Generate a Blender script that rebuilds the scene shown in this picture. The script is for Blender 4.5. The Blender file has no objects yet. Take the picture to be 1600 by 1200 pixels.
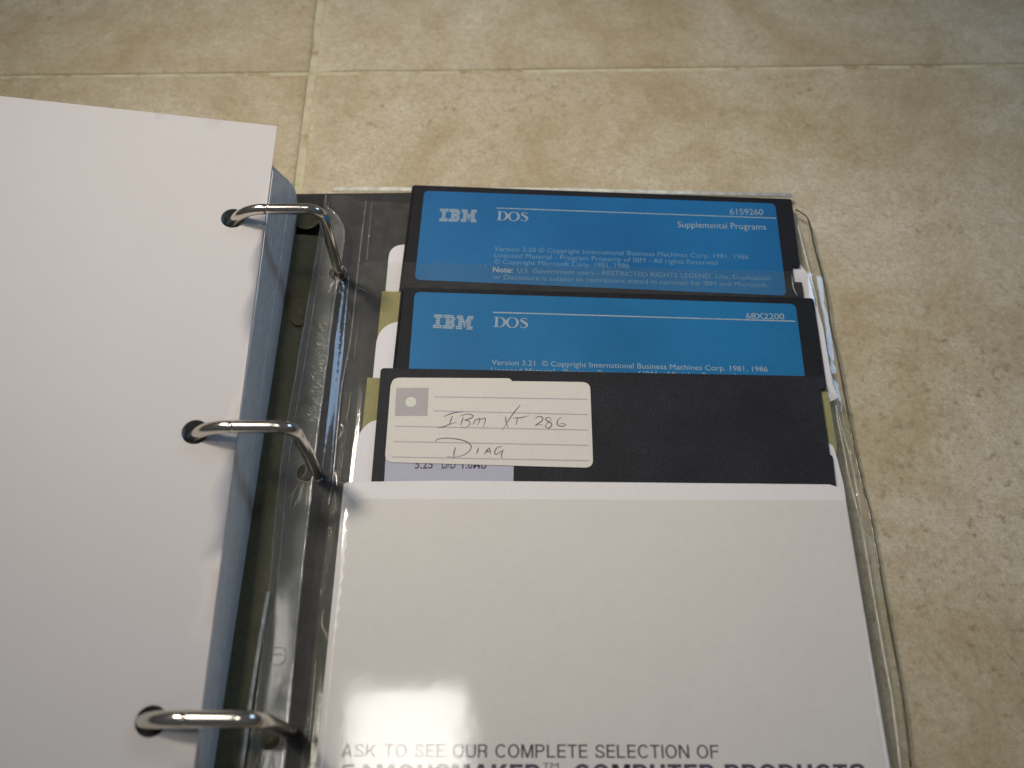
import bpy, bmesh, math, random
from mathutils import Vector, Matrix, geometry, noise

# ------------------------------------------------------------------ camera, light, exposure
scene = bpy.context.scene
COL = scene.collection
FPX = 1350.0                       # focal length in photo pixels (photo 1600 wide)
CAM_H = 0.246                      # camera height over the floor, metres
TILT = math.atan(FPX / 2680.0)     # tilt away from straight down

cam_data = bpy.data.cameras.new("camera")
cam_data.sensor_width = 36.0
cam_data.lens = 36.0 * FPX / 1600.0
cam_data.clip_start = 0.01
cam_data.clip_end = 50.0
cam_data.dof.use_dof = True
cam_data.dof.focus_distance = 0.268
cam_data.dof.aperture_fstop = 9.0
cam = bpy.data.objects.new("camera", cam_data)
cam.location = (0, 0, CAM_H)
cam.rotation_euler = (TILT, 0, 0)
COL.objects.link(cam)
scene.camera = cam

world = bpy.data.worlds.new("World")
scene.world = world
world.use_nodes = True
wb = world.node_tree.nodes["Background"]
# dim room: walls darker and warmer than the pale ceiling
_nt = world.node_tree
_tc = _nt.nodes.new('ShaderNodeTexCoord')
_sep = _nt.nodes.new('ShaderNodeSeparateXYZ')
_rp = _nt.nodes.new('ShaderNodeValToRGB')
_nt.links.new(_tc.outputs['Generated'], _sep.inputs[0])
_nt.links.new(_sep.outputs['Z'], _rp.inputs['Fac'])
_nt.links.new(_rp.outputs['Color'], wb.inputs[0])
_rp.color_ramp.elements[0].position = 0.15
_rp.color_ramp.elements[0].color = (0.42, 0.44, 0.48, 1)
_rp.color_ramp.elements[1].position = 0.75
_rp.color_ramp.elements[1].color = (0.84, 0.88, 0.98, 1)
wb.inputs[1].default_value = 0.115


def lamp(name, kind, loc, target, energy, color, **kw):
    d = bpy.data.lights.new(name, kind)
    d.energy = energy
    d.color = color
    for k, v in kw.items():
        setattr(d, k, v)
    o = bpy.data.objects.new(name, d)
    o.location = loc
    dirv = Vector(target) - Vector(loc)
    o.rotation_euler = dirv.to_track_quat('-Z', 'Y').to_euler()
    COL.objects.link(o)
    return o


# the ceiling fixture that mirrors in the plastic, the warm lamp of the room, the window to the right
panel = lamp("ceiling_panel", 'AREA', (-0.197, 0.137, 1.50), (-0.010, 0.030, 0), 0.22, (1.0, 0.97, 0.90),
     shape='RECTANGLE', size=0.215, size_y=0.17, spread=math.radians(56))
panel.rotation_euler = (-0.055, -0.105, 0.06)      # squared to the room, tipped a little
lamp("room_lamp", 'SPOT', (-0.50, 0.47, 0.95), (-0.018, 0.172, 0), 36.5, (1.0, 0.915, 0.81),
     spot_size=math.radians(25.0), spot_blend=1.0, shadow_soft_size=0.10)
lamp("ceiling_tube", 'AREA', (-0.53, 0.30, 1.50), (-0.53, 0.30, 0), 1.3, (1.0, 0.96, 0.90),
     shape='RECTANGLE', size=0.13, size_y=0.50)
lamp("window", 'AREA', (0.95, 0.75, 0.75), (0, 0.12, 0), 2.6, (0.42, 0.66, 1.0),
     shape='RECTANGLE', size=0.26, size_y=0.32)

scene.view_settings.view_transform = 'Standard'
scene.view_settings.look = 'None'
scene.view_settings.exposure = 0.0
scene.view_settings.gamma = 1.0
scene.render.engine = 'CYCLES'
scene.cycles.transparent_max_bounces = 24
scene.cycles.max_bounces = 10
scene.cycles.caustics_reflective = False

random.seed(7)


# ------------------------------------------------------------------ measuring helpers
def at(u, v, z):
    """the point in the room, on the level z (mm), that the photograph shows at (u, v); in mm"""
    a = (u - 800) / FPX
    b = (v - 600) / FPX
    dz = -math.cos(TILT) - b * math.sin(TILT)
    t = (z - CAM_H * 1000) / dz
    return (a * t, (math.sin(TILT) - b * math.cos(TILT)) * t)


def ats(pts, z):
    return [at(u, v, z) for u, v in pts]


# ------------------------------------------------------------------ materials
def new_mat(name):
    m = bpy.data.materials.new(name)
    m.use_nodes = True
    nt = m.node_tree
    return m, nt, nt.nodes["Principled BSDF"]


def N(nt, typ, **kw):
    n = nt.nodes.new(typ)
    for k, v in kw.items():
        if k.startswith('i_'):
            key = k[2:].replace('_', ' ')
            n.inputs[key].default_value = v
        else:
            setattr(n, k, v)
    return n


def coords(nt):
    g = nt.nodes.new('ShaderNodeNewGeometry')
    return g.outputs['Position']


def noise_tex(nt, scale, detail=4, rough=0.55, vec=None, dist=0.0):
    n = nt.nodes.new('ShaderNodeTexNoise')
    n.inputs['Scale'].default_value = scale
    n.inputs['Detail'].default_value = detail
    n.inputs['Roughness'].default_value = rough
    n.inputs['Distortion'].default_value = dist
    nt.links.new(vec if vec is not None else coords(nt), n.inputs['Vector'])
    return n.outputs['Fac']


def ramp(nt, fac, stops):
    r = nt.nodes.new('ShaderNodeValToRGB')
    el = r.color_ramp.elements
    while len(el) > 1:
        el.remove(el[-1])
    el[0].position = stops[0][0]
    el[0].color = tuple(stops[0][1]) + (1,) if len(stops[0][1]) == 3 else stops[0][1]
    for p, c in stops[1:]:
        e = el.new(p)
        e.color = tuple(c) + (1,) if len(c) == 3 else c
    nt.links.new(fac, r.inputs['Fac'])
    return r.outputs['Color']


def mix(nt, fac, a, b, mode='MIX'):
    m = nt.nodes.new('ShaderNodeMix')
    m.data_type = 'RGBA'
    m.blend_type = mode
    for sock, val in ((m.inputs[0], fac), (m.inputs[6], a), (m.inputs[7], b)):
        if isinstance(val, bpy.types.NodeSocket):
            nt.links.new(val, sock)
        elif isinstance(val, (int, float)):
            sock.default_value = val
        else:
            sock.default_value = tuple(val) + (1,) if len(val) == 3 else val
    return m.outputs[2]


def bump(nt, height, strength, dist, bsdf):
    b = nt.nodes.new('ShaderNodeBump')
    b.inputs['Strength'].default_value = strength
    b.inputs['Distance'].default_value = dist
    nt.links.new(height, b.inputs['Height'])
    nt.links.new(b.outputs['Normal'], bsdf.inputs['Normal'])
    return b


def simple(name, color, rough=0.6, metal=0.0, var=0.06, scale=900, bmp=0.0, bscale=2500, spec=0.5, vscale2=60, speck=0.0):
    m, nt, p = new_mat(name)
    c1 = tuple(c * (1 - var) for c in color)
    c2 = tuple(min(1, c * (1 + var)) for c in color)
    f = noise_tex(nt, scale, 3, 0.7)
    f2 = noise_tex(nt, vscale2, 3, 0.6)
    a = ramp(nt, f, [(0.30, c1), (0.70, c2)])
    b = ramp(nt, f2, [(0.30, (1 - var * 0.8,) * 3), (0.70, (1.0,) * 3)])
    c = mix(nt, 1.0, a, b, 'MULTIPLY')
    if speck:
        f3 = noise_tex(nt, 3800, 1, 0.5)
        s = ramp(nt, f3, [(0.70, (0, 0, 0)), (0.78, (1, 1, 1))])
        c = mix(nt, s, c, tuple(min(1, x + speck) for x in color))
    nt.links.new(c, p.inputs['Base Color'])
    p.inputs['Roughness'].default_value = rough
    p.inputs['Metallic'].default_value = metal
    p.inputs['Specular IOR Level'].default_value = spec
    if bmp:
        bump(nt, noise_tex(nt, bscale, 3, 0.6), bmp, 0.0002, p)
    return m


def film_mat(name, tint=(0.985, 0.982, 0.976), milky=0.03, rough=0.06, wave=0.25, wscale=70, fres=1.5, milk_col=(0.76, 0.76, 0.74)):
    m = bpy.data.materials.new(name)
    m.use_nodes = True
    nt = m.node_tree
    nt.nodes.clear()
    out = nt.nodes.new('ShaderNodeOutputMaterial')
    tr = nt.nodes.new('ShaderNodeBsdfTransparent')
    tr.inputs[0].default_value = tint + (1,)
    gl = nt.nodes.new('ShaderNodeBsdfGlossy')
    gl.inputs['Roughness'].default_value = rough
    df = nt.nodes.new('ShaderNodeBsdfDiffuse')
    df.inputs[0].default_value = milk_col + (1,)
    fr = nt.nodes.new('ShaderNodeFresnel')
    fr.inputs['IOR'].default_value = fres
    m1 = nt.nodes.new('ShaderNodeMixShader')
    m2 = nt.nodes.new('ShaderNodeMixShader')
    f = noise_tex(nt, 240, 4, 0.6)
    mm = nt.nodes.new('ShaderNodeMath')
    mm.operation = 'MULTIPLY'
    mm.inputs[1].default_value = milky * 2
    nt.links.new(f, mm.inputs[0])
    nt.links.new(mm.outputs[0], m1.inputs[0])
    nt.links.new(tr.outputs[0], m1.inputs[1])
    nt.links.new(df.outputs[0], m1.inputs[2])
    geo = nt.nodes.new('ShaderNodeNewGeometry')
    only_front = nt.nodes.new('ShaderNodeMath')
    only_front.operation = 'SUBTRACT'
    only_front.use_clamp = True
    nt.links.new(fr.outputs[0], only_front.inputs[0])
    nt.links.new(geo.outputs['Backfacing'], only_front.inputs[1])
    nt.links.new(only_front.outputs[0], m2.inputs[0])
    nt.links.new(m1.outputs[0], m2.inputs[1])
    nt.links.new(gl.outputs[0], m2.inputs[2])
    nt.links.new(m2.outputs[0], out.inputs['Surface'])
    b = nt.nodes.new('ShaderNodeBump')
    b.inputs['Strength'].default_value = wave
    b.inputs['Distance'].default_value = 0.001
    nt.links.new(noise_tex(nt, wscale, 3, 0.5), b.inputs['Height'])
    nt.links.new(b.outputs[0], gl.inputs['Normal'])
    nt.links.new(b.outputs[0], fr.inputs['Normal'])
    return m


def tile_mat():
    m, nt, p = new_mat("travertine_tile")
    geo = coords(nt)
    info = nt.nodes.new('ShaderNodeObjectInfo')
    add = nt.nodes.new('ShaderNodeVectorMath')
    add.operation = 'MULTIPLY_ADD'
    comb = nt.nodes.new('ShaderNodeCombineXYZ')
    for k in range(3):
        nt.links.new(info.outputs['Random'], comb.inputs[k])
    add.inputs[1].default_value = (7.3, 5.1, 3.7)
    nt.links.new(comb.outputs[0], add.inputs[0])
    nt.links.new(geo, add.inputs[2])
    v = add.outputs[0]
    # cloudy cream and sandy brown
    big = noise_tex(nt, 19, 7, 0.72, v, 0.5)
    c = ramp(nt, big, [(0.30, (0.41, 0.32, 0.18)), (0.44, (0.50, 0.42, 0.27)), (0.56, (0.58, 0.51, 0.37)), (0.68, (0.64, 0.575, 0.45))])
    mid = noise_tex(nt, 85, 7, 0.78, v, 0.25)
    c = mix(nt, ramp(nt, mid, [(0.44, (0, 0, 0)), (0.66, (0.55,) * 3)]), c, (0.42, 0.32, 0.19))
    # pale chalky clouds
    pale = noise_tex(nt, 38, 7, 0.75, v, 0.3)
    c = mix(nt, ramp(nt, pale, [(0.52, (0, 0, 0)), (0.68, (0.5,) * 3)]), c, (0.62, 0.56, 0.41))
    # thin wandering veins
    vn = noise_tex(nt, 21, 6, 0.6, v, 1.6)
    c = mix(nt, ramp(nt, vn, [(0.485, (0, 0, 0)), (0.5, (0.22,) * 3), (0.515, (0, 0, 0))]), c, (0.33, 0.24, 0.13))
    # grain
    gr = noise_tex(nt, 520, 4, 0.8, v)
    c = mix(nt, ramp(nt, gr, [(0.42, (0, 0, 0)), (0.72, (0.62,) * 3)]), c, (0.34, 0.265, 0.16))
    gr2 = noise_tex(nt, 1500, 2, 0.8, v)
    c = mix(nt, 1.0, c, ramp(nt, gr2, [(0.3, (0.86,) * 3), (0.7, (1.08,) * 3)]), 'MULTIPLY')
    # rusty and grey pits, in clusters
    cl = noise_tex(nt, 18, 2, 0.5, v)
    pit = noise_tex(nt, 300, 5, 0.65, v, 0.3)
    pitm = ramp(nt, pit, [(0.56, (0, 0, 0)), (0.72, (0.75,) * 3)])
    dst = nt.nodes.new('ShaderNodeVectorMath')
    dst.operation = 'DISTANCE'
    dst.inputs[1].default_value = (0.150, 0.085, 0.0)
    nt.links.new(geo, dst.inputs[0])
    near = nt.nodes.new('ShaderNodeMapRange')
    near.interpolation_type = 'SMOOTHSTEP'
    near.inputs['From Min'].default_value = 0.03
    near.inputs['From Max'].default_value = 0.13
    near.inputs['To Min'].default_value = 0.18
    near.inputs['To Max'].default_value = -0.10
    nt.links.new(dst.outputs['Value'], near.inputs['Value'])
    ad = nt.nodes.new('ShaderNodeMath')
    ad.operation = 'ADD'
    nt.links.new(cl, ad.inputs[0])
    nt.links.new(near.outputs[0], ad.inputs[1])
    clm = ramp(nt, ad.outputs[0], [(0.44, (0, 0, 0)), (0.60, (1, 1, 1))])
    pm = mix(nt, 1.0, pitm, clm, 'MULTIPLY')
    tone = ramp(nt, noise_tex(nt, 90, 2, 0.5, v), [(0.42, (0.25, 0.165, 0.085)), (0.58, (0.20, 0.17, 0.115))])
    c = mix(nt, pm, c, tone)
    nt.links.new(c, p.inputs['Base Color'])
    p.inputs['Roughness'].default_value = 0.55
    p.inputs['Specular IOR Level'].default_value = 0.3
    hb = mix(nt, 0.5, gr, mid)
    hb = mix(nt, pm, hb, (0, 0, 0))
    bump(nt, hb, 0.35, 0.0006, p)
    return m


def grout_mat():
    m, nt, p = new_mat("cream_grout")
    a = noise_tex(nt, 90, 5, 0.7)
    c = ramp(nt, a, [(0.36, (0.36, 0.28, 0.15)), (0.47, (0.53, 0.475, 0.31)), (0.7, (0.64, 0.60, 0.44))])
    nt.links.new(c, p.inputs['Base Color'])
    p.inputs['Roughness'].default_value = 0.9
    bump(nt, noise_tex(nt, 900, 4, 0.7), 0.6, 0.0005, p)
    return m


def blue_mat(name, c_lo, c_hi):
    m, nt, p = new_mat(name)
    a = noise_tex(nt, 22, 3, 0.5)
    c = ramp(nt, a, [(0.35, c_lo), (0.65, c_hi)])
    g = noise_tex(nt, 2200, 3, 0.8)
    c = mix(nt, 1.0, c, ramp(nt, g, [(0.3, (0.80,) * 3), (0.7, (1.12,) * 3)]), 'MULTIPLY')
    nt.links.new(c, p.inputs['Base Color'])
    p.inputs['Roughness'].default_value = 0.55
    p.inputs['Specular IOR Level'].default_value = 0.3
    return m


M = {}
M['tile'] = tile_mat()
M['grout'] = grout_mat()
M['paper'] = simple('white_paper', (0.655, 0.62, 0.605), 0.75, var=0.02, bmp=0.12, scale=1600, spec=0.25)
M['sleeve'] = simple('white_sleeve_paper', (0.71, 0.685, 0.70), 0.6, var=0.025, bmp=0.1, scale=1300, spec=0.3)
M['printed'] = simple('cream_sleeve_paper', (0.745, 0.712, 0.70), 0.6, var=0.03, bmp=0.1, scale=1300, spec=0.3, vscale2=35)
M['tan'] = simple('olive_tan_card', (0.30, 0.275, 0.125), 0.8, var=0.12, scale=1400, vscale2=160, spec=0.2)
M['jacket'] = simple('dark_disk_vinyl', (0.009, 0.0095, 0.014), 0.62, var=0.65, scale=1500, bmp=0.6, bscale=2400, spec=0.25, speck=0.035)
M['jacket_grey'] = simple('charcoal_disk_vinyl', (0.014, 0.014, 0.019), 0.62, var=0.7, scale=1500, bmp=0.6, bscale=2400, spec=0.3, speck=0.045)
M['blue'] = blue_mat('blue_label', (0.004, 0.105, 0.285), (0.008, 0.145, 0.36))
M['blue2'] = blue_mat('blue_label_two', (0.004, 0.12, 0.285), (0.008, 0.155, 0.36))
M['ink_silver'] = simple('silver_print', (0.29, 0.37, 0.41), 0.6, var=0.2)
M['ink_faint'] = simple('faint_print', (0.12, 0.25, 0.37), 0.6, var=0.15)
M['ink_purple'] = simple('dark_purple_print', (0.055, 0.035, 0.075), 0.6, var=0.1)
M['ink_dark'] = simple('dark_print', (0.07, 0.06, 0.10), 0.6, var=0.1)
M['label'] = simple('cream_label_paper', (0.68, 0.64, 0.575), 0.7, var=0.03, spec=0.2)
M['label_line'] = simple('mauve_line_print', (0.42, 0.36, 0.40), 0.7, var=0.08)
M['label_grey'] = simple('grey_square_print', (0.42, 0.38, 0.38), 0.7, var=0.05)
M['label_dot'] = simple('pale_dot_print', (0.66, 0.66, 0.56), 0.7, var=0.03)
M['pen'] = simple('pen_ink', (0.17, 0.12, 0.15), 0.6, var=0.5, scale=700)
M['grey_label'] = simple('pale_grey_label', (0.42, 0.42, 0.50), 0.7, var=0.04)
M['board'] = simple('dark_board_vinyl', (0.019, 0.0175, 0.0165), 0.6, var=0.3, scale=900, bmp=0.5, bscale=1100, spec=0.2)
M['chrome'] = simple('polished_nickel', (0.66, 0.61, 0.53), 0.14, metal=1.0, var=0.05, bmp=0.03)
M['plate'] = simple('dull_bronze_plate', (0.17, 0.15, 0.085), 0.42, metal=0.3, var=0.15, scale=600, bmp=0.15)
M['rivet'] = simple('brass_rivet', (0.22, 0.19, 0.09), 0.35, metal=0.6, var=0.1)
M['film'] = film_mat('clear_vinyl', milky=0.015, rough=0.07, wave=0.16, wscale=60)
M['film_flat'] = film_mat('clear_vinyl_pocket', tint=(0.995, 0.993, 0.98), milky=0.012, rough=0.075, wave=0.05, wscale=90, fres=1.5)
M['strip'] = film_mat('binding_vinyl', milky=0.11, rough=0.10, wave=0.22, wscale=45, milk_col=(0.52, 0.52, 0.49))
M['hem'] = film_mat('welded_vinyl', milky=0.80, rough=0.10, wave=0.3, wscale=300, milk_col=(0.78, 0.77, 0.68))
M['bead'] = film_mat('vinyl_bead', milky=0.10, rough=0.12, wave=0.3, wscale=200, fres=1.7)
M['dark_edge'] = film_mat('vinyl_outer_edge', tint=(0.45, 0.46, 0.38), milky=0.10, rough=0.1, milk_col=(0.25, 0.25, 0.2))
M['wad'] = simple('bluish_vinyl_sheet', (0.78, 0.79, 0.78), 0.35, var=0.08, scale=300, vscale2=45, spec=0.5)
M['crease_glint'] = film_mat('crumpled_vinyl_glint', milky=0.22, rough=0.12, wave=0.9, wscale=600, fres=1.7, milk_col=(0.75, 0.74, 0.62))  # pale milk also colours slivers that stand in for glints


# ------------------------------------------------------------------ mesh helpers (all in mm, meshes stored in m)
def link(name, me, mat, parent=None):
    o = bpy.data.objects.new(name, me)
    if mat is not None:
        me.materials.clear()
        me.materials.append(mat)
    COL.objects.link(o)
    if parent is not None:
        o.parent = parent
        o.matrix_parent_inverse = Matrix.Translation(parent.location).inverted() if parent.type == 'EMPTY' else Matrix.Identity(4)
    return o


def thing(name, label, cat, loc_mm, group=None):
    o = bpy.data.objects.new(name, None)
    o.empty_display_size = 0.01
    o.location = Vector(loc_mm) / 1000.0
    COL.objects.link(o)
    o['label'] = label
    o['category'] = cat
    if group:
        o['group'] = group
    return o


def inside(pt, poly):
    x, y = pt
    r = False
    j = len(poly) - 1
    for i in range(len(poly)):
        xi, yi = poly[i]
        xj, yj = poly[j]
        if (yi > y) != (yj > y) and x < (xj - xi) * (y - yi) / (yj - yi) + xi:
            r = not r
        j = i
    return r


def sheet(outline, top, thick, holes=(), grid=None, smooth=True):
    """slab with the given outline (mm), top(x, y) in mm or a number, thickness in mm"""
    zf = top if callable(top) else (lambda x, y: top)
    loops = [list(outline)] + [list(h) for h in holes]
    verts, edges = [], []
    for lp in loops:
        s = len(verts)
        pts = []
        for i, p in enumerate(lp):
            q = lp[(i + 1) % len(lp)]
            pts.append(p)
            if grid:
                d = math.hypot(q[0] - p[0], q[1] - p[1])
                n = int(d / grid)
                for k in range(1, n):
                    t = k / n
                    pts.append((p[0] + (q[0] - p[0]) * t, p[1] + (q[1] - p[1]) * t))
        verts += pts
        n = len(pts)
        edges += [(s + i, s + (i + 1) % n) for i in range(n)]
    nb = len(verts)
    if grid:
        xs = [p[0] for p in outline]
        ys = [p[1] for p in outline]
        y = min(ys) + grid * .5
        row = 0
        while y < max(ys):
            x = min(xs) + grid * (.5 if row % 2 else .27)
            while x < max(xs):
                p = (x, y)
                if inside(p, outline) and not any(inside(p, h) for h in holes):
                    verts.append(p)
                x += grid
            y += grid
            row += 1
    vo, eo, fo, ov, oe, of = geometry.delaunay_2d_cdt([Vector(v) for v in verts], edges, [], 0, 1e-5)
    faces = []
    for f in fo:
        c = sum((vo[i] for i in f), Vector((0, 0))) / len(f)
        if inside(c, outline) and not any(inside(c, h) for h in holes):
            a, b, d = (vo[f[0]], vo[f[1]], vo[f[2]])
            if (b - a).cross(d - a) < 0:
                f = list(reversed(f))
            faces.append(list(f))
    bm = bmesh.new()
    tv = [bm.verts.new((v.x / 1000, v.y / 1000, zf(v.x, v.y) / 1000)) for v in vo]
    bv = [bm.verts.new((v.x / 1000, v.y / 1000, (zf(v.x, v.y) - thick) / 1000)) for v in vo]
    cnt = {}
    for f in faces:
        fa = bm.faces.new([tv[i] for i in f])
        fa.smooth = smooth
        fb = bm.faces.new([bv[i] for i in reversed(f)])
        fb.smooth = smooth
        for i in range(len(f)):
            a, b = f[i], f[(i + 1) % len(f)]
            cnt[(a, b)] = 1
    for (a, b) in cnt:
        if (b, a) not in cnt:
            w = [bm.verts.new(tv[a].co), bm.verts.new(bv[a].co), bm.verts.new(bv[b].co), bm.verts.new(tv[b].co)]
            bm.faces.new(w)
    for v in list(bm.verts):
        if not v.link_faces:
            bm.verts.remove(v)
    me = bpy.data.meshes.new("m")
    bm.to_mesh(me)
    bm.free()
    return me


def rounded(pts, r, seg=5):
    """round the corners of a polygon; r number or list"""
    out = []
    n = len(pts)
    for i in range(n):
        p0, p1, p2 = Vector(pts[i - 1]), Vector(pts[i]), Vector(pts[(i + 1) % n])
        rr = r[i] if isinstance(r, (list, tuple)) else r
        if rr <= 0:
            out.append(tuple(p1))
            continue
        a = (p0 - p1).normalized()
        b = (p2 - p1).normalized()
        ang = a.angle(b)
        d = min(rr / math.tan(ang / 2), (p0 - p1).length * .49, (p2 - p1).length * .49)
        for k in range(seg + 1):
            t = k / seg
            q = (p1 + a * d) * (1 - t) ** 2 + p1 * 2 * t * (1 - t) + (p1 + b * d) * t ** 2
            out.append((q.x, q.y))
    return out


def circle(x, y, r, n=20, ry=None):
    return [(x + r * math.cos(2 * math.pi * i / n), y + (ry or r) * math.sin(2 * math.pi * i / n)) for i in range(n)]


def smooth_line(pts, per=8):
    P = [Vector(p) for p in pts]
    if len(P) < 3:
        return P
    out = []
    for i in range(len(P) - 1):
        p0 = P[i - 1] if i else P[0] * 2 - P[1]
        p1, p2 = P[i], P[i + 1]
        p3 = P[i + 2] if i + 2 < len(P) else P[-1] * 2 - P[-2]
        for k in range(per):
            t = k / per
            out.append(0.5 * ((2 * p1) + (p2 - p0) * t + (2 * p0 - 5 * p1 + 4 * p2 - p3) * t * t + (3 * p1 - p0 - 3 * p2 + p3) * t ** 3))
    out.append(P[-1])
    return out


def tube(pts, rad, seg=10, flat=1.0, cap=True):
    """tube along 3D points (mm); rad number or function of index fraction"""
    P = [Vector(p) for p in pts]
    bm = bmesh.new()
    rings = []
    n = len(P)
    ref = None
    for i in range(n):
        t = (P[min(i + 1, n - 1)] - P[max(i - 1, 0)]).normalized()
        if ref is None:
            ref = Vector((0, 0, 1)) if abs(t.z) < .9 else Vector((0, 1, 0))
        side = t.cross(ref)
        if side.length < 1e-4:
            side = t.cross(Vector((0, 1, 0)))
        side.normalize()
        up = side.cross(t).normalized()
        ref = up
        r = rad(i / (n - 1)) if callable(rad) else rad
        rings.append([bm.verts.new((P[i] + side * r * math.cos(a) + up * r * flat * math.sin(a)) / 1000)
                      for a in [2 * math.pi * k / seg for k in range(seg)]])
    for i in range(n - 1):
        for k in range(seg):
            f = bm.faces.new([rings[i][k], rings[i + 1][k], rings[i + 1][(k + 1) % seg], rings[i][(k + 1) % seg]])
            f.smooth = True
    if cap:
        bm.faces.new(rings[0])
        bm.faces.new(list(reversed(rings[-1])))
    bmesh.ops.recalc_face_normals(bm, faces=bm.faces)
    me = bpy.data.meshes.new("m")
    bm.to_mesh(me)
    bm.free()
    return me


def polys_mesh(polys, z, thick=0.012):
    """many small separate flat printed pieces joined into one mesh; polys = list of outlines in mm"""
    bm = bmesh.new()
    for pl in polys:
        a = sum(pl[i][0] * pl[(i + 1) % len(pl)][1] - pl[(i + 1) % len(pl)][0] * pl[i][1] for i in range(len(pl)))
        if a < 0:
            pl = list(reversed(pl))
        tv = [bm.verts.new((x / 1000, y / 1000, z / 1000)) for x, y in pl]
        try:
            bm.faces.new(tv)
        except ValueError:
            pass
    me = bpy.data.meshes.new("m")
    bm.to_mesh(me)
    bm.free()
    return me


def ribbon_quads(pts, w0):
    """stroke of varying width as quads, pts in mm (2D)"""
    P = [Vector(p) for p in pts]
    n = len(P)
    L = []
    for i in range(n):
        t = (P[min(i + 1, n - 1)] - P[max(i - 1, 0)])
        if t.length < 1e-9:
            t = Vector((1, 0))
        t.normalize()
        nn = Vector((-t.y, t.x))
        w = w0(i / (n - 1), t) if callable(w0) else w0 * (0.75 + 0.25 * math.sin(i * 1.7))
        L.append((P[i] + nn * w / 2, P[i] - nn * w / 2))
    return [[tuple(L[i][0]), tuple(L[i + 1][0]), tuple(L[i + 1][1]), tuple(L[i][1])] for i in range(n - 1)]


# ------------------------------------------------------------------ printed text
_caps = {}


def text_mesh(body, bold=0.0, shear=0.0, space=1.0):
    cu = bpy.data.curves.new("t", 'FONT')
    cu.body = body
    cu.resolution_u = 4
    cu.offset = bold
    cu.shear = shear
    cu.space_character = space
    o = bpy.data.objects.new("t", cu)
    COL.objects.link(o)
    bpy.context.view_layer.update()
    dg = bpy.context.evaluated_depsgraph_get()
    me = bpy.data.meshes.new_from_object(o.evaluated_get(dg))
    bpy.data.objects.remove(o)
    bpy.data.curves.remove(cu)
    return me


_h = text_mesh("H")
CAP = max(v.co.y for v in _h.vertices)


def print_text(body, s, e, top, z, mat, parent, bold=0.0, shear=0.0, name='printed_text', height=None, space=1.0):
    """text whose baseline runs from photo point s to e, with capital tops at photo height `top` (at s)"""
    me = text_mesh(body, bold, shear, space)
    S = Vector(at(s[0], s[1], z))
    Epos = Vector(at(e[0], e[1], z))
    T = Vector(at(s[0], top, z))
    d = Epos - S
    L = d.length
    d.normalize()
    up = Vector((-d.y, d.x))
    caph = height if height else abs((T - S).dot(up))
    x0 = min(v.co.x for v in me.vertices)
    x1 = max(v.co.x for v in me.vertices)
    sx = L / (x1 - x0)
    sy = caph / CAP
    for v in me.vertices:
        q = S + d * (v.co.x - x0) * sx + up * v.co.y * sy
        v.co = Vector((q.x / 1000, q.y / 1000, (z + 0.02) / 1000))
    return link(name, me, mat, parent)


def frame_map(s, e, top, z):
    """local frame: x along s->e (0..1), y up in cap heights"""
    S = Vector(at(s[0], s[1], z))
    Epos = Vector(at(e[0], e[1], z))
    T = Vector(at(s[0], top, z))
    d = (Epos - S)
    L = d.length
    d.normalize()
    up = Vector((-d.y, d.x))
    h = abs((T - S).dot(up))
    return lambda x, y: tuple(S + d * x * L + up * y * h)


# ================================================================== THE FLOOR
rot = math.radians(0.9)
joint = Vector(at(487, 113, 0))             # where the grout lines cross
grout = link('grout', sheet([(-900, -700), (900, -700), (900, 1100), (-900, 1100)], -0.75, 4.0), M['grout'])
grout['kind'] = 'structure'
floor = bpy.data.objects.new('floor', None)
floor['kind'] = 'structure'
COL.objects.link(floor)
TS, GX, GY = 330.0, 2.8, 1.7


def tile_mesh(seed):
    rnd = random.Random(seed)
    bm = bmesh.new()
    n = 56
    half_x, half_y = (TS - GX) / 2, (TS - GY) / 2
    base = []
    off = rnd.random() * 100

    def wob(t, k):
        return 0.28 * noise.noise(Vector((t * 0.05 + off, k * 9.1, 0))) + 0.22 * noise.noise(Vector((t * .3 + off, k * 5.7, 2)))
    for s in range(4):
        for i in range(n):
            t = -1 + 2 * i / n
            if s == 0:
                base.append((t * half_x, -half_y + wob(t * half_x, 0), s))
            elif s == 1:
                base.append((half_x + wob(t * half_y, 1), t * half_y, s))
            elif s == 2:
                base.append((-t * half_x, half_y + wob(t * half_x, 2), s))
            else:
                base.append((-half_x + wob(t * half_y, 3), -t * half_y, s))
    prof = [(0.0, -4.0), (0.0, -0.75), (0.2, -0.5), (0.7, -0.3), (1.6, -0.12), (3.4, 0.0)]
    loops = []
    for ins, z in prof:
        lp = []
        for x, y, s in base:
            fx, fy = (half_x - ins) / half_x, (half_y - ins) / half_y
            lp.append(bm.verts.new((x * fx / 1000, y * fy / 1000, z / 1000)))
        loops.append(lp)
    m = len(base)
    for a, b in zip(loops[:-1], loops[1:]):
        for i in range(m):
            f = bm.faces.new([a[i], a[(i + 1) % m], b[(i + 1) % m], b[i]])
            f.smooth = True
    bm.faces.new(loops[-1])
    me = bpy.data.meshes.new('tile')
    bm.to_mesh(me)
    bm.free()
    return me


tms = [tile_mesh(k) for k in range(3)]
k = 0
for j in (1, 0, -1):
    for i in (-2, -1, 0, 1):
        cx, cy = (i + .5) * TS, (j - .5) * TS
        wx = joint.x + cx * math.cos(rot) - cy * math.sin(rot)
        wy = joint.y + cx * math.sin(rot) + cy * math.cos(rot)
        o = link('tile', tms[k % 3], M['tile'], None)
        o.location = (wx / 1000, wy / 1000, 0)
        o.rotation_euler = (0, 0, rot)
        o.parent = floor
        k += 1

# ================================================================== THE BINDER
binder = thing('ring_binder', 'open dark vinyl ring binder lying on the tiles, three nickel rings along its spine', 'ring binder', (-75, 91, 0))
XL = -226
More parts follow.
